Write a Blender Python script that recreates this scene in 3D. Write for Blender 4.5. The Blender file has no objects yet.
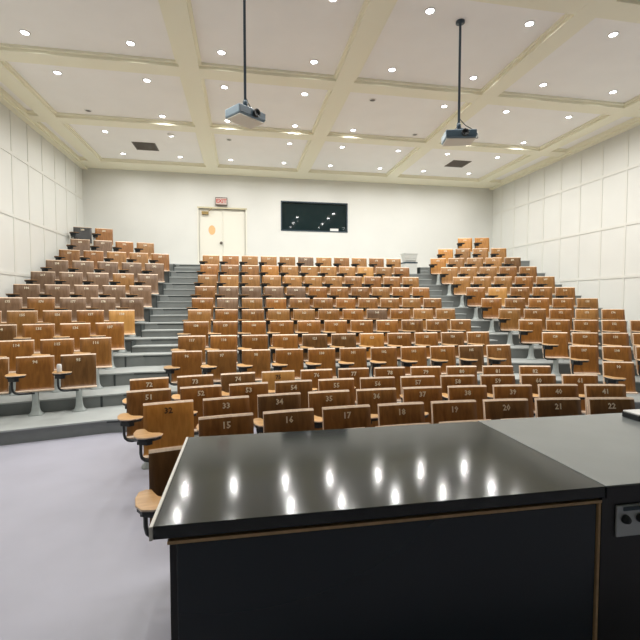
import bpy, bmesh, math, random
from mathutils import Vector, Matrix
random.seed(7)
S = bpy.context.scene
COL = S.collection
R = math.radians

# ------------------------------------------------------------------ camera, world, exposure
CAM_H = 1.93
cam = bpy.data.objects.new('camera', bpy.data.cameras.new('camera'))
COL.objects.link(cam)
cam.data.lens = 24.0; cam.data.sensor_width = 36.0
cam.location = (0, 0, CAM_H)
cam.rotation_euler = (R(90 - 2.55), 0, R(-10.23))
cam.data.clip_start = 0.05
S.camera = cam
w = bpy.data.worlds.new('world'); S.world = w; w.use_nodes = True
w.node_tree.nodes['Background'].inputs[0].default_value = (0.9, 0.92, 1.0, 1)
w.node_tree.nodes['Background'].inputs[1].default_value = 0.05
S.view_settings.view_transform = 'Standard'
S.view_settings.look = 'None'
S.view_settings.exposure = -0.30
S.view_settings.gamma = 1.0
S.view_settings.use_curve_mapping = False
S.cycles.max_bounces = 10
S.cycles.diffuse_bounces = 6
LAMP_W = 27.0

# ------------------------------------------------------------------ room layout
XL, XR, YF, YB = -5.10, 9.52, -2.6, 15.2
ZB, ZC = CAM_H + 4.32, CAM_H + 4.42          # underside of the beams, ceiling panels
DY = 0.74
TOPS = [-1.04, -.84, -.64, -.41, -.18, .08, .38, .71, 1.05, 1.40, 1.79, 2.06]   # seat tops from the eye, row 0..11
TZ = [max(0.0, t + 1.04) for t in TOPS]
def YC(k): return 7.50 + DY * (k - 1)         # middle block chair line
def YR(k): return 7.24 + 0.755 * (k - 1)      # right block, at its aisle end
def EC(k): return YC(k) - (0.88 if k == 1 else 0.72)
def ER(k): return YR(k) - (0.80 if k == 1 else 0.70)
AL, AR = R(15), R(17)

# ------------------------------------------------------------------ materials
def new_mat(name):
    m = bpy.data.materials.new(name); m.use_nodes = True
    return m, m.node_tree.nodes, m.node_tree.links, m.node_tree.nodes['Principled BSDF']
def plain(name, col, rough=0.5, metal=0.0, noise=0.0, scale=8.0, bump=0.0, coat=0.0, spec=0.5):
    m, N, L, P = new_mat(name)
    P.inputs['Base Color'].default_value = (*col, 1)
    P.inputs['Roughness'].default_value = rough
    P.inputs['Metallic'].default_value = metal
    P.inputs['Coat Weight'].default_value = coat
    P.inputs['Specular IOR Level'].default_value = spec
    if noise or bump:
        tc = N.new('ShaderNodeTexCoord'); nz = N.new('ShaderNodeTexNoise')
        nz.inputs['Scale'].default_value = scale; nz.inputs['Detail'].default_value = 5
        L.new(tc.outputs['Object'], nz.inputs['Vector'])
        cr = N.new('ShaderNodeValToRGB')
        cr.color_ramp.elements[0].position = .3; cr.color_ramp.elements[1].position = .7
        cr.color_ramp.elements[0].color = (*[c * (1 - noise) for c in col], 1)
        cr.color_ramp.elements[1].color = (*[min(1, c * (1 + noise)) for c in col], 1)
        L.new(nz.outputs['Fac'], cr.inputs['Fac']); L.new(cr.outputs['Color'], P.inputs['Base Color'])
        if bump:
            b = N.new('ShaderNodeBump'); b.inputs['Strength'].default_value = bump
            L.new(nz.outputs['Fac'], b.inputs['Height']); L.new(b.outputs['Normal'], P.inputs['Normal'])
    return m
def wood(name, c1, c2, rough=0.36, coat=0.12, stretch=(14, 14, 1.6), vary=0.16):
    m, N, L, P = new_mat(name)
    tc = N.new('ShaderNodeTexCoord'); mp = N.new('ShaderNodeMapping'); nz = N.new('ShaderNodeTexNoise')
    oi = N.new('ShaderNodeObjectInfo'); ad = N.new('ShaderNodeVectorMath'); ad.operation = 'ADD'
    mu = N.new('ShaderNodeMath'); mu.operation = 'MULTIPLY'; mu.inputs[1].default_value = 37.0
    L.new(oi.outputs['Random'], mu.inputs[0])
    L.new(tc.outputs['Object'], ad.inputs[0]); L.new(mu.outputs[0], ad.inputs[1])
    L.new(ad.outputs[0], mp.inputs['Vector']); mp.inputs['Scale'].default_value = stretch
    L.new(mp.outputs[0], nz.inputs['Vector']); nz.inputs['Scale'].default_value = 1.6; nz.inputs['Detail'].default_value = 6
    nz.inputs['Distortion'].default_value = 0.6
    cr = N.new('ShaderNodeValToRGB')
    cr.color_ramp.elements[0].position = .32; cr.color_ramp.elements[1].position = .68
    cr.color_ramp.elements[0].color = (*c1, 1); cr.color_ramp.elements[1].color = (*c2, 1)
    L.new(nz.outputs['Fac'], cr.inputs['Fac'])
    hs = N.new('ShaderNodeHueSaturation')
    mr = N.new('ShaderNodeMapRange'); mr.inputs[3].default_value = 1 - vary; mr.inputs[4].default_value = 1 + vary
    L.new(oi.outputs['Random'], mr.inputs[0]); L.new(mr.outputs[0], hs.inputs['Value'])
    L.new(cr.outputs['Color'], hs.inputs['Color']); L.new(hs.outputs['Color'], P.inputs['Base Color'])
    P.inputs['Roughness'].default_value = rough; P.inputs['Coat Weight'].default_value = coat
    P.inputs['Coat Roughness'].default_value = 0.3; P.inputs['Specular IOR Level'].default_value = 0.35
    return m
def emit(name, col, s):
    m, N, L, P = new_mat(name)
    P.inputs['Base Color'].default_value = (*col, 1)
    P.inputs['Emission Color'].default_value = (*col, 1); P.inputs['Emission Strength'].default_value = s
    return m

M = {}
M['wall'] = plain('wall_paint', (.73, .735, .70), .55, noise=.02, scale=1.2)
M['front_board'] = plain('front_wall_board', (.10, .12, .11), .6)  # unseen front wall, made dark to cut bounce light on the bench
M['batten'] = plain('batten_paint', (.72, .72, .675), .5)
M['ceil'] = plain('ceiling_paint', (.93, .915, .89), .7, noise=.015, scale=2)
M['beam'] = plain('beam_paint', (.90, .87, .70), .6)
M['floor'] = plain('floor_vinyl', (.42, .42, .49), .42, noise=.07, scale=1.3, bump=.02)
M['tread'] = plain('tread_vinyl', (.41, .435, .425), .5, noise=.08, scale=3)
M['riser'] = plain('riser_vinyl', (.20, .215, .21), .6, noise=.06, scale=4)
M['nosing'] = plain('seam_and_shadow_line', (.045, .055, .055), .5)  # dark seams, and shadow lines painted under the aisle nosings
M['door'] = plain('door_paint', (.80, .78, .69), .4)
M['frame'] = plain('door_frame_paint', (.60, .55, .38), .45)
M['black'] = plain('black_metal', (.012, .016, .018), .38)
M['grey_metal'] = plain('grey_enamel', (.40, .44, .43), .38, noise=.06, scale=12)
M['ply_edge'] = wood('plywood_edge', (.74, .55, .40), (.88, .72, .56), .4, .1)
M['tablet'] = wood('tablet_maple', (.50, .27, .10), (.66, .40, .17), .33, .3, (3, 14, 14))
M['num'] = plain('number_paint', (.82, .74, .56), .5)
M['num_dark'] = plain('dark_number_paint', (.10, .05, .02), .5)
WOODS = {
 'brown': wood('plywood_brown', (.180, .074, .017), (.300, .135, .034)),
 'red': wood('plywood_reddish', (.215, .082, .016), (.330, .140, .030)),
 'dark': wood('plywood_dark', (.125, .058, .017), (.205, .100, .032)),
 'tan': wood('plywood_tan', (.250, .115, .030), (.370, .182, .052)),
 'orange': wood('plywood_orange', (.430, .175, .030), (.560, .255, .052)),
 'golden': wood('plywood_golden', (.480, .235, .060), (.600, .320, .095), vary=.04),
 'grey': wood('plywood_greyed', (.150, .085, .046), (.230, .143, .085)),  # faded tone; also carries painted ceiling sheen in the left block
 'black': plain('seat_dark_grey', (.045, .045, .045), .35),
}
M['bench'] = plain('black_bench_top', (.019, .023, .024), .105, noise=.35, scale=5, spec=.42)
M['counter'] = plain('grey_counter_top', (.21, .23, .225), .24, noise=.05, scale=3)
M['bench_body'] = plain('bench_black_laminate', (.008, .009, .010), .3)
M['panel'] = plain('blue_black_panel', (.006, .016, .024), .22)
M['trimwood'] = plain('pale_wood_trim', (.52, .34, .17), .45, noise=.12, scale=30)
M['edge'] = plain('pale_edge_strip', (.78, .75, .68), .4)
M['plate'] = plain('brushed_plate', (.52, .55, .56), .35, metal=.3)
M['glass'] = plain('dark_window_glass', (.008, .020, .022), .045, spec=.35)
M['white'] = plain('white_plastic', (.80, .80, .78), .35)
M['pgrey'] = plain('projector_grey', (.22, .30, .36), .4)
M['pdark'] = plain('projector_dark', (.035, .060, .080), .35)
M['ppale'] = plain('projector_pale_base', (.72, .70, .62), .5)
M['sign'] = plain('sign_pale', (.62, .50, .46), .5)
M['red'] = plain('sign_red', (.50, .06, .05), .5)
M['peach'] = plain('peach_paper', (.86, .50, .24), .7)
M['vent'] = plain('vent_metal', (.13, .11, .09), .5)
M['lamp'] = emit('lamp_glow', (.95, .97, 1.0), 22)
M['lamp_off'] = plain('lamp_dark', (.10, .09, .08), .4)
M['ring'] = plain('lamp_ring', (.80, .79, .76), .4)
M['boxgrey'] = plain('pale_box', (.62, .63, .60), .5)
M['brass'] = plain('closer_brass', (.35, .25, .10), .4, metal=.6)

# ------------------------------------------------------------------ mesh helpers
def add_box(bm, x0, x1, y0, y1, z0, z1, mi=0):
    v = [bm.verts.new(c) for c in ((x0,y0,z0),(x1,y0,z0),(x1,y1,z0),(x0,y1,z0),(x0,y0,z1),(x1,y0,z1),(x1,y1,z1),(x0,y1,z1))]
    for f in ((3,2,1,0),(4,5,6,7),(0,1,5,4),(1,2,6,5),(2,3,7,6),(3,0,4,7)):
        q = bm.faces.new([v[i] for i in f]); q.material_index = mi
    return v
def add_prism(bm, pts, z0, z1, mi_top=0, mi_side=0):
    """pts counter-clockwise in xy"""
    a = [bm.verts.new((x, y, z0)) for x, y in pts]; b = [bm.verts.new((x, y, z1)) for x, y in pts]
    n = len(pts)
    bm.faces.new(b).material_index = mi_top
    bm.faces.new(a[::-1]).material_index = mi_side
    for i in range(n):
        bm.faces.new((a[i], a[(i+1) % n], b[(i+1) % n], b[i])).material_index = mi_side
def add_ring_stack(bm, rings, close=True, mi=0, smooth=True):
    """rings: list of lists of points, same count; capped at both ends"""
    vs = [[bm.verts.new(p) for p in r] for r in rings]
    n = len(vs[0])
    for a, b in zip(vs, vs[1:]):
        for i in range(n):
            f = bm.faces.new((a[i], a[(i+1) % n], b[(i+1) % n], b[i])); f.smooth = smooth; f.material_index = mi
    if close:
        bm.faces.new(vs[0][::-1]).material_index = mi; bm.faces.new(vs[-1]).material_index = mi
def add_lathe(bm, prof, cx=0, cy=0, n=16, mi=0):
    add_ring_stack(bm, [[(cx + r*math.cos(2*math.pi*i/n), cy + r*math.sin(2*math.pi*i/n), z) for i in range(n)] for r, z in prof], mi=mi)
def add_tube(bm, path, r, n=8, mi=0, rx=None):
    path = [Vector(p) for p in path]; rings = []
    up0 = None
    for i, p in enumerate(path):
        t = (path[min(i+1, len(path)-1)] - path[max(i-1, 0)]).normalized()
        if up0 is None:
            up0 = Vector((0, 1, 0)) if abs(t.y) < .9 else Vector((1, 0, 0))
        a = (up0 - t*up0.dot(t)).normalized(); up0 = a
        b = t.cross(a)
        rings.append([p + a*(rx or r)*math.cos(2*math.pi*k/n) + b*r*math.sin(2*math.pi*k/n) for k in range(n)])
    add_ring_stack(bm, rings, mi=mi)
def obj(name, bm, mats, parent=None, loc=None, rotz=0, bevel=0):
    bmesh.ops.recalc_face_normals(bm, faces=bm.faces)
    me = bpy.data.meshes.new(name); bm.to_mesh(me); bm.free()
    for m in (mats if isinstance(mats, (list, tuple)) else [mats]): me.materials.append(m)
    o = bpy.data.objects.new(name, me); COL.objects.link(o)
    if parent: o.parent = parent
    if loc: o.location = loc
    o.rotation_euler.z = rotz
    if bevel:
        md = o.modifiers.new('bevel', 'BEVEL'); md.width = bevel; md.segments = 2; md.limit_method = 'ANGLE'
    return o
def boxo(name, x0, x1, y0, y1, z0, z1, m, parent=None, bevel=0):
    bm = bmesh.new(); add_box(bm, x0, x1, y0, y1, z0, z1); return obj(name, bm, m, parent, bevel=bevel)
def thing(name, label, cat, loc=(0,0,0), rotz=0, group=None):
    o = bpy.data.objects.new(name, None); COL.objects.link(o)
    o.empty_display_size = .1
    o.location = loc; o.rotation_euler.z = rotz
    o['label'] = label; o['category'] = cat
    if group: o['group'] = group
    return o
def tag(o, label, cat, group=None):
    o['label'] = label; o['category'] = cat
    if group: o['group'] = group
    return o
def struct(o, label=None):
    o['kind'] = 'structure'
    if label: o['label'] = label
    return o

# ------------------------------------------------------------------ room shell
T = .2
struct(boxo('floor', XL-T, XR+T, YF-T, YB+T, -.2, 0, M['floor']), 'pale lavender-grey vinyl floor at the front of the hall')
struct(boxo('ceiling', XL-T, XR+T, YF-T, YB+T, ZC, ZC+.2, M['ceil']), 'off-white ceiling panels between cream beams')
struct(boxo('wall_front', XL-T, XR+T, YF-T, YF, 0, ZC, M['front_board']))
def panel_wall(name, x, sgn, label):
    wl = struct(boxo(name, min(x, x+sgn*T), max(x, x+sgn*T), YF, YB, 0, ZC, M['wall']), label)
    return wl
def panel_trim(idx, x, sgn):
    # raised battens: stiles every 0.755 m, rails every 1.33 m, a soft curved moulding as thin boxes
    bm = bmesh.new()
    d = .012
    y = 14.62
    while y > YF + .3:
        add_box(bm, *sorted((x, x - sgn*d)), y-.032, y+.032, 0, ZB); y -= .755
    for rz in (3.32, 1.93, .62, -.7, -1.75):
        add_box(bm, *sorted((x, x - sgn*d*1.25)), YF, YB, CAM_H+rz-.036, CAM_H+rz+.036)
    struct(obj('trim_%d' % idx, bm, M['batten']), 'cream batten grid on the side wall')
panel_wall('wall_left', XL, -1, 'cream panelled left side wall'); panel_trim(1, XL, -1)
panel_wall('wall_right', XR, 1, 'cream panelled right side wall'); panel_trim(2, XR, 1)

# back wall with openings for the door and the booth window
DX0, DX1, DZ0, DZ1 = -1.46, .11, CAM_H+1.19, CAM_H+3.16
WX0, WX1, WZ0, WZ1 = 1.37, 3.73, CAM_H+2.51, CAM_H+3.50
bm = bmesh.new()
for a in ((XL-T, DX0, 0, ZC), (DX0, DX1, 0, DZ0), (DX0, DX1, DZ1, ZC), (DX1, WX0, 0, ZC), (WX0, WX1, 0, WZ0), (WX0, WX1, WZ1, ZC), (WX1, XR+T, 0, ZC)):
    add_box(bm, a[0], a[1], YB, YB+T, a[2], a[3])
struct(obj('wall_back', bm, M['wall']), 'cream back wall behind the top row')
# faint pilaster panel lines on the back wall
# beams
bi = 3
def beam(x0, x1, y0, y1, z0=None, m='beam'):
    global bi
    bm = bmesh.new()
    z = z0 or ZB
    add_box(bm, x0, x1, y0, y1, z, ZC)
    # a small cove step each side of the beam
    if (x1-x0) > (y1-y0): add_box(bm, x0, x1, y0-.05, y1+.05, z+.055, ZC)
    else: add_box(bm, x0-.05, x1+.05, y0, y1, z+.055, ZC)
    struct(obj('trim_%d' % bi, bm, M[m]), 'cream ceiling beam'); bi += 1
for x0, x1 in ((-4.66, -4.30), (-1.13, -.77), (1.84, 2.20), (4.97, 5.33), (8.46, 8.82)):
    beam(x0, x1, YF, YB, ZB)
for y0 in (-.37, 2.56, 5.50, 8.42):
    beam(XL, XR, y0, y0+.36, ZB+.003)
beam(XL, XR, 11.19, 11.55, ZB+.003)
beam(XL, XR, 14.42, YB, ZB+.003)
beam(XL, XL+.16, YF, YB, ZB-.05); beam(XR-.16, XR, YF, YB, ZB-.05)

# door in the back wall
bm = bmesh.new()
add_box(bm, DX0, DX1, YB+.06, YB+.11, DZ0, DZ1)
door = struct(obj('door_1', bm, M['door']), 'pale double door at the top of the left stairs')
bm = bmesh.new()
add_box(bm, DX0-.05, DX1+.05, YB-.03, YB+.03, DZ1, DZ1+.055)
fr = obj('door_head', bm, [M['frame']], door)
bm = bmesh.new(); add_box(bm, DX0-.05, DX0, YB-.02, YB+.03, DZ0, DZ1); add_box(bm, DX1, DX1+.05, YB-.02, YB+.03, DZ0, DZ1); obj('door_frame', bm, M['door'], door)
sides = M['door']
bm = bmesh.new(); add_box(bm, -.685, -.660, YB+.045, YB+.075, DZ0, DZ1); obj('door_gap_strip', bm, M['door'], door)
bm = bmesh.new(); add_box(bm, -.655, DX1-.01, YB+.04, YB+.07, DZ0+.01, DZ1-.01); obj('door_leaf', bm, M['door'], door, bevel=.006)
bm = bmesh.new(); add_box(bm, DX0+.01, -.69, YB+.045, YB+.07, DZ0+.01, DZ1-.01); obj('door_leaf', bm, M['door'], door, bevel=.006)
bm = bmesh.new()
add_box(bm, -1.36, -1.14, YB-.03, YB+.04, DZ1-.20, DZ1-.10)
add_tube(bm, [(-1.16, YB-.02, DZ1-.12), (-1.05, YB-.05, DZ1-.03), (-1.0, YB-.01, DZ1+.02)], .012)
obj('door_closer', bm, M['brass'], door)
bm = bmesh.new(); add_lathe(bm, [(.02, 0), (.02, .03), (.045, .04), (.05, .06), (.03, .08), (.001, .08)])
bmesh.ops.rotate(bm, verts=bm.verts, matrix=Matrix.Rotation(R(90), 3, 'X'))
obj('door_knob', bm, M['vent'], door, loc=(-.72, YB+.05, CAM_H+2.0))
bm = bmesh.new(); add_lathe(bm, [(.115, 0), (.115, .004)], n=28)
bmesh.ops.scale(bm, verts=bm.verts, vec=(1, 1.4, 1))
bmesh.ops.rotate(bm, verts=bm.verts, matrix=Matrix.Rotation(R(90), 3, 'X'))
tag(obj('paper_notice', bm, M['peach'], loc=(-1.03, YB+.0445, CAM_H+2.44)), 'peach oval paper notice taped to the pale double door', 'notice')

def text_mesh(s, size, ext=.0008, res=2):
    cu = bpy.data.curves.new('t', 'FONT'); cu.body = s; cu.size = size; cu.extrude = ext
    cu.align_x = 'CENTER'; cu.align_y = 'CENTER'; cu.resolution_u = res; cu.offset = size*.03
    o = bpy.data.objects.new('t', cu); COL.objects.link(o)
    dg = bpy.context.evaluated_depsgraph_get(); dg.update()
    me = bpy.data.meshes.new_from_object(o.evaluated_get(dg))
    bpy.data.objects.remove(o); bpy.data.curves.remove(cu)
    me.materials.clear()
    me.transform(Matrix.Rotation(R(90), 4, 'X'))
    return me

# exit sign above the door
ex = thing('exit_sign', 'small red and pale exit sign on the wall above the double door', 'sign', (-.70, YB-.05, CAM_H+3.27))
bm = bmesh.new(); add_box(bm, -.20, .20, -.04, .05, 0, .27); obj('sign_housing', bm, M['vent'], ex, bevel=.01)
bm = bmesh.new(); add_box(bm, -.18, .18, -.046, -.038, .03, .24); obj('sign_face', bm, M['sign'], ex)
me = text_mesh('EXIT', .17); me.materials.append(M['red'])
o = bpy.data.objects.new('sign_letters', me); COL.objects.link(o); o.parent = ex; o.location = (0, -.048, .135)

# projection booth window
bm = bmesh.new(); add_box(bm, WX0, WX1, YB+.05, YB+.07, WZ0, WZ1)
win = struct(obj('window_1', bm, M['glass']), 'dark projection booth window in the back wall')
bm = bmesh.new()
for a in ((WX0-.03, WX1+.03, WZ1-.01, WZ1+.03), (WX0-.03, WX1+.03, WZ0-.03, WZ0+.01), (WX0-.03, WX0+.01, WZ0, WZ1), (WX1-.01, WX1+.03, WZ0, WZ1)):
    add_box(bm, a[0], a[1], YB-.015, YB+.08, a[2], a[3])
obj('window_frame', bm, M['pdark'], win)
tag(boxo('pane_reflection', 3.12, 3.42, YB-.0+.005, YB+.045, WZ0+.012, WZ0+.10, M['white']), 'white block put in for a reflection low in the booth window', 'reflection')  # stands in for a reflection at the bottom of the pane

# ------------------------------------------------------------------ raised tiers
def wing_left(y, x=XL): return y - math.tan(AL) * (-1.95 - x) if x < -1.95 else y
def wing_right(y, x=XR): return y - math.tan(AR) * (x - 5.85)
tiers = []
for k in range(1, 12):
    z = TZ[k]; yc, yr = EC(k), ER(k)
    if k == 1: z0 = 0
    else: z0 = TZ[k-1] - .12
    f = [(XL, wing_left(yc)), (-1.95, yc), (5.25, yc), (5.85, yr), (XR, wing_right(yr))]
    bm = bmesh.new()
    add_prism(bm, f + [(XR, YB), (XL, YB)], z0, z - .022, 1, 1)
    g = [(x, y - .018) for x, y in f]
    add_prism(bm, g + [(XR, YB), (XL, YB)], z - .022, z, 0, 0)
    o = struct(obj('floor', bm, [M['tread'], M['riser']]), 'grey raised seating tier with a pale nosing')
    if k > 1 and False: pass
for pts in ([(XL, wing_left(EC(11))), (-3.7, wing_left(EC(11), -3.7)), (-3.7, YB), (XL, YB)], [(7.4, wing_right(ER(11), 7.4)), (XR, wing_right(ER(11))), (XR, YB), (7.4, YB)]):
    bm = bmesh.new()
    add_prism(bm, pts, TZ[11]-.01, TZ[11]+.168, 1, 1); add_prism(bm, [(x, y - (.018 if y < YB else 0)) for x, y in pts], TZ[11]+.168, TZ[11]+.19, 0, 0)
    struct(obj('floor', bm, [M['tread'], M['riser']]), 'grey topmost seating platform beside the landing')
# half steps inside the two aisles, with a dark seam along the left side
def half_step(x0, x1, k, y, ext=.37):
    z = (TZ[k] + TZ[k-1]) / 2
    bm = bmesh.new()
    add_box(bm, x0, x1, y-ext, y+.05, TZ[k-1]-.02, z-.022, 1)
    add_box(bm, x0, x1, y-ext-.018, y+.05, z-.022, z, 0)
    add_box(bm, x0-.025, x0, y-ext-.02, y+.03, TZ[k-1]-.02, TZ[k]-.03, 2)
    struct(obj('floor', bm, [M['tread'], M['riser'], M['nosing']]), 'grey half step in the aisle')
for k in range(5, 12):
    half_step(-2.30 + .032*(k-4), -1.28, k, EC(k)); half_step(5.95 if k == 11 else 5.22, 6.22 if k == 11 else 6.02, k, EC(k) - .05)
for k in range(2, 5):
    bm = bmesh.new()
    add_box(bm, -2.30, -2.27, wing_left(EC(k), -2.285)-.010, wing_left(EC(k), -2.285)+.02, TZ[k-1], TZ[k]-.022)
    struct(obj('trim_%d' % (60+k), bm, M['nosing']))
# shadow line under the aisle nosings, put in as a dark strip
for k in range(1, 12):
    for (x0, x1, y) in ((-2.0, -1.28, EC(k)), (5.22, 5.3, EC(k))):
        bm = bmesh.new(); add_box(bm, x0, x1, y-.006, y+.01, TZ[k]-.05, TZ[k]-.022)
        struct(obj('trim_%d' % (70+k), bm, M['nosing']))

# ------------------------------------------------------------------ the seat prototype (front faces -Y, origin on the floor under the back)
SW = .245
def build_seat():
    root = bpy.data.objects.new('lecture_seat', None); COL.objects.link(root); root.empty_display_size = .1
    P = {}
    # folded seat: bowed plywood panel with a forward lip at the bottom
    prof = [(-.155, .358), (-.157, .374), (-.122, .386), (-.100, .412), (-.088, .48), (-.074, .60), (-.052, .74), (-.030, .868), (-.014, .884)]
    def plank(prof, th, wid, name, mats, bow=.010, lip=True):
        bm = bmesh.new(); nx = 8
        rows = []
        for i, (y, z) in enumerate(prof):
            fr, bk = [], []
            a = Vector(prof[max(i-1, 0)]); b = Vector(prof[min(i+1, len(prof)-1)])
            t = (b-a).normalized(); nrm = Vector((t.y, -t.x))   # points behind (+y)
            if nrm.x < 0: nrm = -nrm
            for j in range(nx+1):
                u = -1 + 2*j/nx
                wz = wid * (1 + (.03 if (lip and i < 3) else 0))
                bo = -bow*(1-u*u) * -1
                x = u*wz; yy = y + bo*.8
                fr.append(bm.verts.new((x, yy, z)))
                bk.append(bm.verts.new((x, yy + nrm.x*th, z + nrm.y*th)))
            rows.append((fr, bk))
        for (f0, b0), (f1, b1) in zip(rows, rows[1:]):
            edge_seg = rows.index((f1, b1)) in (([1, 2] if lip else []) + [len(rows)-1])
            for j in range(nx):
                q = bm.faces.new((f0[j], f0[j+1], f1[j+1], f1[j])); q.smooth = not edge_seg
                if edge_seg: q.material_index = 1
                q = bm.faces.new((b0[j+1], b0[j], b1[j], b1[j+1])); q.smooth = True
            for j in (0, nx):
                q = bm.faces.new((f0[j], f1[j], b1[j], b0[j])); q.material_index = 1
        for r in (rows[0], rows[-1]):
            for j in range(nx):
                q = bm.faces.new((r[0][j], r[0][j+1], r[1][j+1], r[1][j])); q.material_index = 1
        return obj(name, bm, mats, root)
    P['seat'] = plank(prof, .020, SW, 'seat', [WOODS['brown'], M['ply_edge']])
    prof2 = [(-.060, .46), (-.050, .56), (-.030, .72), (-.008, .868), (.008, .884)]
    P['backrest'] = plank(prof2, .016, SW, 'backrest', [WOODS['brown'], M['ply_edge']], lip=False)
    # tablet: rounded writing board to the sitter's right
    bm = bmesh.new()
    DX_ = .055
    pts = [(-.365,-.16), (-.385,-.25), (-.380,-.36), (-.345,-.435), (-.28,-.46), (-.19,-.45), (-.135,-.41), (-.12,-.36), (-.15,-.325), (-.215,-.30), (-.25,-.26), (-.27,-.20), (-.285,-.15), (-.32,-.135)]
    pts = [(x + DX_, y) for x, y in pts]
    add_prism(bm, pts, .650, .664, 0, 1)
    P['tablet'] = obj('tablet', bm, [M['tablet'], M['ply_edge']], root, bevel=.004)
    bm = bmesh.new()
    cx_, cy_ = -.21, -.29
    add_prism(bm, [(cx_ + (x-cx_)*.93, cy_ + (y-cy_)*.93) for x, y in pts], .622, .649)
    add_prism(bm, [(-.285,-.16), (-.30,-.30), (-.21,-.36), (-.16,-.34), (-.235,-.16)], .560, .634)
    P['tablet_bracket'] = obj('tablet_bracket', bm, M['black'], root)
    bm = bmesh.new()
    path = [(-.265, -.22, .60), (-.270, -.21, .52), (-.270, -.20, .44), (-.262, -.19, .395), (-.24, -.175, .365), (-.20, -.155, .345), (-.10, -.13, .34), (0, -.125, .34)]
    add_tube(bm, path, .015, 8, rx=.028)
    P['arm_post'] = obj('arm_post', bm, M['black'], root)
    # pedestal: flared column of rounded-square section
    def sq(w, d, z, n=16):
        out = []
        for i in range(n):
            a = 2*math.pi*i/n; c, s = math.cos(a), math.sin(a)
            e = .55
            out.append((math.copysign(abs(c)**e, c)*w, -.10 + math.copysign(abs(s)**e, s)*d, z))
        return out
    bm = bmesh.new()
    add_ring_stack(bm, [sq(.100,.095,0), sq(.098,.092,.012), sq(.072,.075,.03), sq(.055,.060,.08), sq(.046,.050,.16), sq(.043,.044,.27), sq(.046,.044,.36)])
    P['pedestal'] = obj('pedestal', bm, M['grey_metal'], root)
    bm = bmesh.new()
    add_box(bm, -.20, .20, -.060, -.036, .37, .44); add_box(bm, -.022, .022, -.075, -.045, .31, .44)
    add_box(bm, -.205, -.19, -.085, -.03, .37, .48); add_box(bm, .19, .205, -.085, -.03, .37, .48)
    P['hinge_bar'] = obj('hinge_bar', bm, M['black'], root)
    return root
proto = build_seat()
PARTS = list(proto.children)
num_cache = {}
ped_black = M['black']
first_used = [False]
TINT = {'golden': 'golden-yellow', 'orange': 'orange-brown', 'dark': 'dark brown', 'red': 'reddish-brown', 'black': 'dark grey'}
def place_seat(x, y, z, rz, label, group, number, tone, front):
    if not first_used[0]:
        root = proto; kids = PARTS; first_used[0] = True
    else:
        root = proto.copy(); COL.objects.link(root); kids = []
        for c in PARTS:
            d = c.copy(); COL.objects.link(d); d.parent = root; kids.append(d)
    root.location = (x, y, z); root.rotation_euler.z = rz
    root['label'] = label; root['category'] = 'seat'; root['group'] = group
    for d in kids:
        nm = d.name.split('.')[0]
        if nm in ('seat', 'backrest'):
            d.material_slots[0].link = 'OBJECT'
            d.material_slots[0].material = WOODS[tone]
        if nm == 'tablet' and not front and z > .8:
            for q in (0, 1):
                d.material_slots[q].link = 'OBJECT'; d.material_slots[q].material = WOODS['tan']
    if number:
        key = (number, front)
        if number not in num_cache:
            num_cache[number] = text_mesh(str(number), .084 if front else .066, res=1)
            num_cache[number].materials.append(M['num'])
        o = bpy.data.objects.new('number', num_cache[number]); COL.objects.link(o); o.parent = root
        o.location = (-.003, -.0405, .798); o.rotation_euler.x = R(-9.3)
        if tone in ('golden', 'orange') and front:
            o.material_slots[0].link = 'OBJECT'; o.material_slots[0].material = M['num_dark']
    return root

cth, sth = math.cos(R(10.23)), math.sin(R(10.23))
def px(x, y):   # horizontal place in the picture, only to leave out seats the photo shows nothing of
    return 320 + 426.7 * (x*cth - y*sth) / (x*sth + y*cth)

ORD = ['first', 'second', 'third', 'fourth', 'fifth', 'sixth', 'seventh', 'eighth', 'ninth', 'tenth', 'eleventh']
# --- flat front block: rows 0 (nearest), A, B, C, D, gently curved towards the bench
ROWNAME = ['nearest', 'second', 'third', 'fourth', 'fifth']
front_rows = [
 (-.42, 3.40, .045, [None]*6, ['dark', 'brown', 'brown', 'dark', 'brown', 'brown']),
 (-.16, 4.13, .040, list(range(15, 23)), ['brown', 'dark', 'brown', 'brown', 'brown', 'dark', 'dark', 'dark']),
 (-.77, 4.87, .038, list(range(32, 42)), ['orange', 'red', 'dark', 'brown', 'brown', 'red', 'red', 'red', 'red', 'brown']),
 (-1.10, 5.60, .036, list(range(51, 62)), ['brown', 'red', 'red', 'brown', 'red', 'red', 'red', 'red', 'red', 'brown', 'red']),
 (-1.26, 6.43, .036, list(range(72, 83)), ['red', 'brown', 'dark', 'golden', 'red', 'red', 'red', 'red', 'brown', 'red', 'red']),
]
for r, (x0, yc, cf, nums, tones) in enumerate(front_rows):
    for j, n in enumerate(nums):
        x = x0 + (.590 if r == 4 else .582)*j; dx = x - 1.85
        y = yc - cf*dx*dx; rz = math.atan(-2*cf*dx)
        tone = tones[j]
        t = TINT.get(tone, 'brown') if tone in ('golden', 'orange') else 'brown'
        if n: lab = '%s plywood seat numbered %d, %s row of flat front block, %s from left' % (t, n, ROWNAME[r], ORD[j])
        elif j == 0: lab = 'brown folding seat with maple tablet beside the black bench\'s left edge'
        else: lab = 'brown plywood seat barely showing over the black bench, %s in nearest row' % ORD[j]
        tn = tone
        s = place_seat(x, y, 0, rz, lab, 'front block seats, %s row' % ROWNAME[r], n, tn, True)

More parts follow.
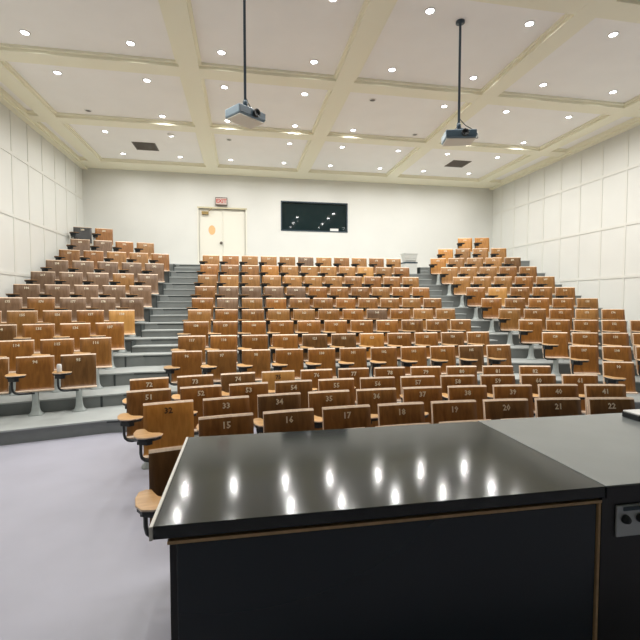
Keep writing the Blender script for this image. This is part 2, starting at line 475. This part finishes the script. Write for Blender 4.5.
# --- raised blocks
num = 86
rnd = random.Random(11)
def pick(row, block):
    if row <= 3: return rnd.choice(['red', 'red', 'brown', 'brown', 'red', 'dark' if block != 'R' else 'red'])
    if row <= 6: return rnd.choice(['red', 'brown', 'tan', 'brown', 'red', 'tan'] + ([] if block == 'R' else ['grey']))
    return rnd.choice(['tan', 'tan', 'brown', 'tan', 'red', 'grey' if block != 'R' else 'tan'])
LOVER = {(4, 0): 'golden', (1, 0): 'dark', (1, 1): 'red', (11, 1): 'black'}
ROVER = {(6, 1): 'golden', (9, 0): 'orange', (10, 0): 'orange', (11, 0): 'orange', (11, 1): 'orange', (5, 0): 'red', (3, 0): 'red', (2, 0): 'red', (1, 0): 'red', (0, 0): 'red', (9, 4): 'dark'}
COVER = {(8, 8): 'golden', (2, 6): 'orange', (1, 9): 'dark', (7, 2): 'tan', (8, 3): 'orange', (1, 4): 'red', (6, 3): 'grey', (6, 2): 'grey', (6, 4): 'grey'}
def lab_tone(tone): return {'golden': 'golden-yellow', 'orange': 'orange-brown', 'black': 'dark grey'}.get(tone, 'brown')
for k in range(0, 12):
    # left block, inner seat first
    if k >= 1:
        nL = 5; off = 0
        if k == 10: nL, off = 4, 1
        if k == 11: nL, off = 2, 2
        for j in range(nL-1, -1, -1):
            i = j + off
            x = -2.50 + .0235*(k - 4.6) - .58*math.cos(AL)*i; y = wing_left(YC(k), x) + .02
            if k == 11: x -= .75; y = wing_left(YC(k), x) + .02
            me_num = num if k < 10 else num; num += 1
            if not (-22 < px(x, y) < 665): continue
            tone = LOVER.get((k, j)) or ('grey' if (5 <= k <= 8 and rnd.random() < .7) else pick(k, 'L'))  # grey wood paints in the ceiling reflection on these rows
            if k == 11 and j == 1: tone = 'black'
            place_seat(x, y, TZ[k] + (.19 if k == 11 else 0), AL, '%s plywood seat, left raised block, %s row, %s from the aisle' % (lab_tone(tone), ORD[k-1], ORD[i]),
                       'left raised block seats, %s row' % ORD[k-1], me_num, tone, False)
    # middle block
    if 1 <= k <= 9:
        for j in range(11):
            tone = COVER.get((k, j)) or pick(k, 'C')
            place_seat(-.94 + .58*j, YC(k), TZ[k], 0, '%s plywood seat, middle raised block, %s row, %s from the left' % (lab_tone(tone), ORD[k-1], ORD[j]),
                       'middle raised block seats, %s row' % ORD[k-1], num, tone, False)
            num += 1
    # right block, inner seat first
    nR, off = 5, 0
    if k == 10: nR, off = 4, 1
    if k == 11: nR, off = 2, 2
    for j in range(nR):
        i = j + off
        x = 6.36 - .008*k + .58*math.cos(AR)*i + (.42 if k == 11 else 0); y = wing_right(YR(k), x) - .03
        nn = num; num += 1
        if not (-22 < px(x, y) < 652): continue
        tone = ROVER.get((k, j)) or pick(k, 'R')
        rown = 'floor-level row' if k == 0 else '%s raised row' % ORD[k-1]
        place_seat(x, y, TZ[k] + (.19 if k == 11 else 0), -AR, '%s plywood seat, right block, %s, %s from the aisle' % (lab_tone(tone), rown, ORD[i]),
                   'right block seats, %s' % ('floor level' if k == 0 else '%s raised row' % ORD[k-1]), nn if k else 90, tone, False)

# white can on the tablet of a left-block seat
cx = -2.50 + .0235*(1 - 4.6); cy = wing_left(YC(1), cx) + .02
px_, py_ = -.23, -.37
bm = bmesh.new()
add_lathe(bm, [(.024, 0), (.031, .006), (.033, .014), (.033, .105), (.027, .118), (.026, .122), (.001, .120)], n=20)
tag(obj('drink_can', bm, M['white'], loc=(cx + px_*math.cos(AL) - py_*math.sin(AL), cy + px_*math.sin(AL) + py_*math.cos(AL), TZ[1] + .6645)),
    'white drink can standing on a writing tablet in the left block', 'can')

# pale two-tier box at the top of the right aisle
bx = thing('storage_box', 'pale grey two-tier storage box behind the right end of the middle block', 'box', (5.62, 13.93 + .0, TZ[10]))
bm = bmesh.new(); add_box(bm, -.27, .27, -.2, .2, 0, .44); obj('box_body', bm, M['boxgrey'], bx, bevel=.02)
bm = bmesh.new(); add_box(bm, -.28, .28, -.21, .21, .44, .49); obj('dark_band', bm, M['pdark'], bx)
bm = bmesh.new()
a = [(-.22,-.16), (.22,-.16), (.22,.16), (-.22,.16)]; b = [(-.28,-.2), (.28,-.2), (.28,.2), (-.28,.2)]
add_ring_stack(bm, [[(x, y, .49) for x, y in a], [(x, y, .80) for x, y in b], [(x*1.06, y*1.06, .80) for x, y in b], [(x*1.06, y*1.06, .84) for x, y in b]], smooth=False)
for zz in (.56, .66, .74):
    add_box(bm, -.265, .265, -.197, -.18, zz, zz+.02)
obj('upper_tray', bm, M['boxgrey'], bx)

bx.scale = (.84, .84, .86)
# ------------------------------------------------------------------ black demonstration bench
BZ = CAM_H - .79
NY, FY, BX0, SX = 1.54, 2.545, -.330, 1.515
b = thing('demonstration_bench', 'glossy black topped demonstration bench in the foreground', 'bench', (0, 0, 0))
bm = bmesh.new(); add_box(bm, BX0+.013, SX, NY, FY, BZ-.048, BZ); obj('bench_top', bm, M['bench'], b, bevel=.003)
bm = bmesh.new(); add_box(bm, BX0, BX0+.0125, NY-.002, FY, BZ-.05, BZ+.001); obj('edge_strip', bm, M['edge'], b, bevel=.002)
bm = bmesh.new(); add_box(bm, BX0+.06, SX, NY+.05, FY-.06, 0, BZ-.048); obj('cabinet_body', bm, M['bench_body'], b)
bm = bmesh.new(); add_box(bm, BX0+.09, SX-.03, NY+.012, NY+.05, .10, BZ-.075); obj('front_panel', bm, M['panel'], b, bevel=.004)
bm = bmesh.new()
add_box(bm, BX0+.06, SX-.012, NY+.004, NY+.05, BZ-.072, BZ-.060)
add_box(bm, SX-.026, SX-.016, NY+.004, NY+.05, .06, BZ-.072)
obj('panel_trim', bm, M['trimwood'], b)
c = thing('side_counter', 'grey topped counter joined to the right of the black bench', 'counter', (0, 0, 0))
bm = bmesh.new(); add_box(bm, SX+.004, 4.2, NY, FY+.01, BZ-.046, BZ+.002); obj('counter_top', bm, M['counter'], c, bevel=.003)
bm = bmesh.new(); add_box(bm, SX+.004, 4.2, NY-.003, NY+.012, BZ-.052, BZ-.004); obj('edge_band', bm, M['bench_body'], c)
bm = bmesh.new(); add_box(bm, SX+.004, 4.2, NY+.02, FY-.06, 0, BZ-.046); obj('cabinet_body', bm, M['bench_body'], c)
pl = bmesh.new(); add_box(pl, 1.585, 1.86, NY+.008, NY+.02, BZ-.235, BZ-.095)
plate = obj('service_plate', pl, M['plate'], c, bevel=.004)
for (qx, qz, qr) in ((1.625, -.155, .020), (1.70, -.155, .020), (1.78, -.155, .020)):
    bm = bmesh.new(); add_lathe(bm, [(qr, 0), (qr, .006), (qr*.7, .02), (.001, .02)], n=20)
    bmesh.ops.rotate(bm, verts=bm.verts, matrix=Matrix.Rotation(R(90), 3, 'X'))
    obj('knob', bm, M['black'], plate, loc=(qx, NY+.008, BZ+qz))
bm = bmesh.new(); add_box(bm, 1.615, 1.70, NY+.003, NY+.008, BZ-.118, BZ-.102); obj('label_strip', bm, M['pdark'], plate)
# small black box with white lid on the counter's far edge
k = thing('control_box', 'small black box with white lid at the grey counter\'s far edge', 'box', (2.675, 2.40, BZ+.003))
bm = bmesh.new(); add_box(bm, -.135, .30, -.06, .07, 0, .035); obj('box_base', bm, M['black'], k, bevel=.004)
bm = bmesh.new(); add_box(bm, -.13, .295, -.055, .068, .035, .045); obj('box_lid', bm, M['white'], k, bevel=.003)

# ------------------------------------------------------------------ ceiling fittings
LX = [-3.50, -1.86, -.34, 1.33, 2.84, 4.53, 6.08, 7.74]
LY = [13.85, 12.15, 10.91, 9.23, 7.98, 6.30, 5.05]
DARK = {(0, 2), (4, 3), (5, 2), (2, 1)}
COLN = ['leftmost', 'second from left', 'third from left', 'fourth from left', 'fifth from left', 'sixth from left', 'seventh from left', 'rightmost']
ROWN = ['row nearest the back wall', 'second row from the back wall', 'third row from the back wall', 'fourth row from the back wall', 'fifth row from the back wall', 'sixth row from the back wall']
def ring_mesh():
    bm = bmesh.new(); n = 20
    prof = [(.085, 0), (.078, -.012), (.062, -.014), (.058, -.004)]
    vs = [[bm.verts.new((r*math.cos(2*math.pi*i/n), r*math.sin(2*math.pi*i/n), z)) for i in range(n)] for r, z in prof]
    for a, bb in zip(vs, vs[1:]):
        for i in range(n): bm.faces.new((a[i], a[(i+1) % n], bb[(i+1) % n], bb[i])).smooth = True
    me = bpy.data.meshes.new('ring'); bm.to_mesh(me); bm.free(); me.materials.append(M['ring']); return me
def disc_mesh(m):
    bm = bmesh.new(); n = 20
    bm.faces.new([bm.verts.new((.062*math.cos(-2*math.pi*i/n), .062*math.sin(-2*math.pi*i/n), -.006)) for i in range(n)])
    me = bpy.data.meshes.new('disc'); bm.to_mesh(me); bm.free(); me.materials.append(m); return me
RM, DM, DM0 = ring_mesh(), disc_mesh(M['lamp']), disc_mesh(M['lamp_off'])
LD = bpy.data.lights.new('downlight', 'AREA'); LD.shape = 'DISK'; LD.size = .11; LD.energy = LAMP_W; LD.color = (1.0, .985, .95); LD.spread = R(165)
for jy, y in enumerate(LY):
    for jx, x in enumerate(LX):
        dark = (jx, jy) in DARK
        if jy <= 5:
            lab = '%s recessed ceiling light, %s, %s' % ('unlit' if dark else 'glowing', COLN[jx], ROWN[jy])
            t = thing('ceiling_light', lab, 'light', (x, y, ZC), 0, 'recessed ceiling lights')
            for nm, me in (('trim_ring', RM), ('lamp_lens', DM0 if dark else DM)):
                o = bpy.data.objects.new(nm, me); COL.objects.link(o); o.parent = t
        if not dark:
            o = bpy.data.objects.new('downlight', LD); COL.objects.link(o); o.location = (x, y, ZC - .018)
# vents
for (x, y, lab) in ((-2.70, 13.1, 'dark square air vent in the ceiling towards the left wall'), (6.85, 12.95, 'dark square air vent in the ceiling towards the right wall')):
    t = thing('ceiling_vent', lab, 'vent', (x, y, ZC), 0, 'ceiling air vents')
    bm = bmesh.new(); add_box(bm, -.31, .31, -.31, .31, -.012, 0); obj('vent_plate', bm, M['vent'], t)
    bm = bmesh.new()
    for i in range(9): add_box(bm, -.27, .27, -.27+i*.063, -.24+i*.063, -.022, -.012)
    obj('vent_slats', bm, M['vent'], t)
bm = bmesh.new(); add_lathe(bm, [(.06, -.035), (.075, -.02), (.08, 0)], n=20)
tag(obj('smoke_detector', bm, M['ring'], loc=(-1.86, 12.05, ZC)), 'small round smoke detector on the ceiling near the left vent', 'smoke detector')
# projectors
def projector(loc, rotz, label, tilt=0):
    t = thing('ceiling_projector', label, 'projector', loc, rotz, 'projectors hung from the ceiling')
    bm = bmesh.new(); add_box(bm, -.24, .24, -.17, .17, -.065, .065)
    obj('projector_body', bm, M['pgrey'], t, bevel=.02)
    bm = bmesh.new(); add_box(bm, -.225, .225, -.155, .155, -.085, -.066); obj('pale_base', bm, M['ppale'], t, bevel=.008)
    bm = bmesh.new(); add_box(bm, -.235, .235, -.178, -.168, -.05, .05); obj('front_grille', bm, M['pdark'], t, bevel=.004)
    bm = bmesh.new(); add_lathe(bm, [(.055, 0), (.058, .045), (.045, .05), (.040, .02), (.001, .02)], n=24)
    bmesh.ops.rotate(bm, verts=bm.verts, matrix=Matrix.Rotation(R(90), 3, 'X'))
    obj('lens', bm, M['black'], t, loc=(.05, -.172, .0))
    bm = bmesh.new(); add_box(bm, -.10, .10, -.09, .09, .066, .085); add_tube(bm, [(-.09, -.08, .08), (0, 0, .15)], .012); add_tube(bm, [(.09, .08, .08), (0, 0, .15)], .012); add_tube(bm, [(-.09, .08, .08), (0, 0, .15)], .012); add_tube(bm, [(.09, -.08, .08), (0, 0, .15)], .012)
    add_lathe(bm, [(.035, .13), (.035, .20), (.028, .22)])
    obj('mount_bracket', bm, M['pdark'], t)
    H = ZC - loc[2]
    bm = bmesh.new(); add_lathe(bm, [(.019, .20), (.019, H-.03), (.07, H-.03), (.07, H)]); obj('pole', bm, M['pdark'], t)
    bm = bmesh.new(); add_tube(bm, [(.01, .02, .30), (.12, .05, .20), (.22, .08, .16), (.31, .05, .06), (.30, .0, -.02), (.22, -.0, -.03)], .007)
    obj('cable', bm, M['black'], t)
    return t
projector((.055, 6.45, CAM_H+2.70), R(38), 'grey ceiling projector turned corner-on, hung from the left pole')
projector((3.42, 6.45, CAM_H+2.62), R(-14), 'grey ceiling projector with a looping cable, hung from the right pole')
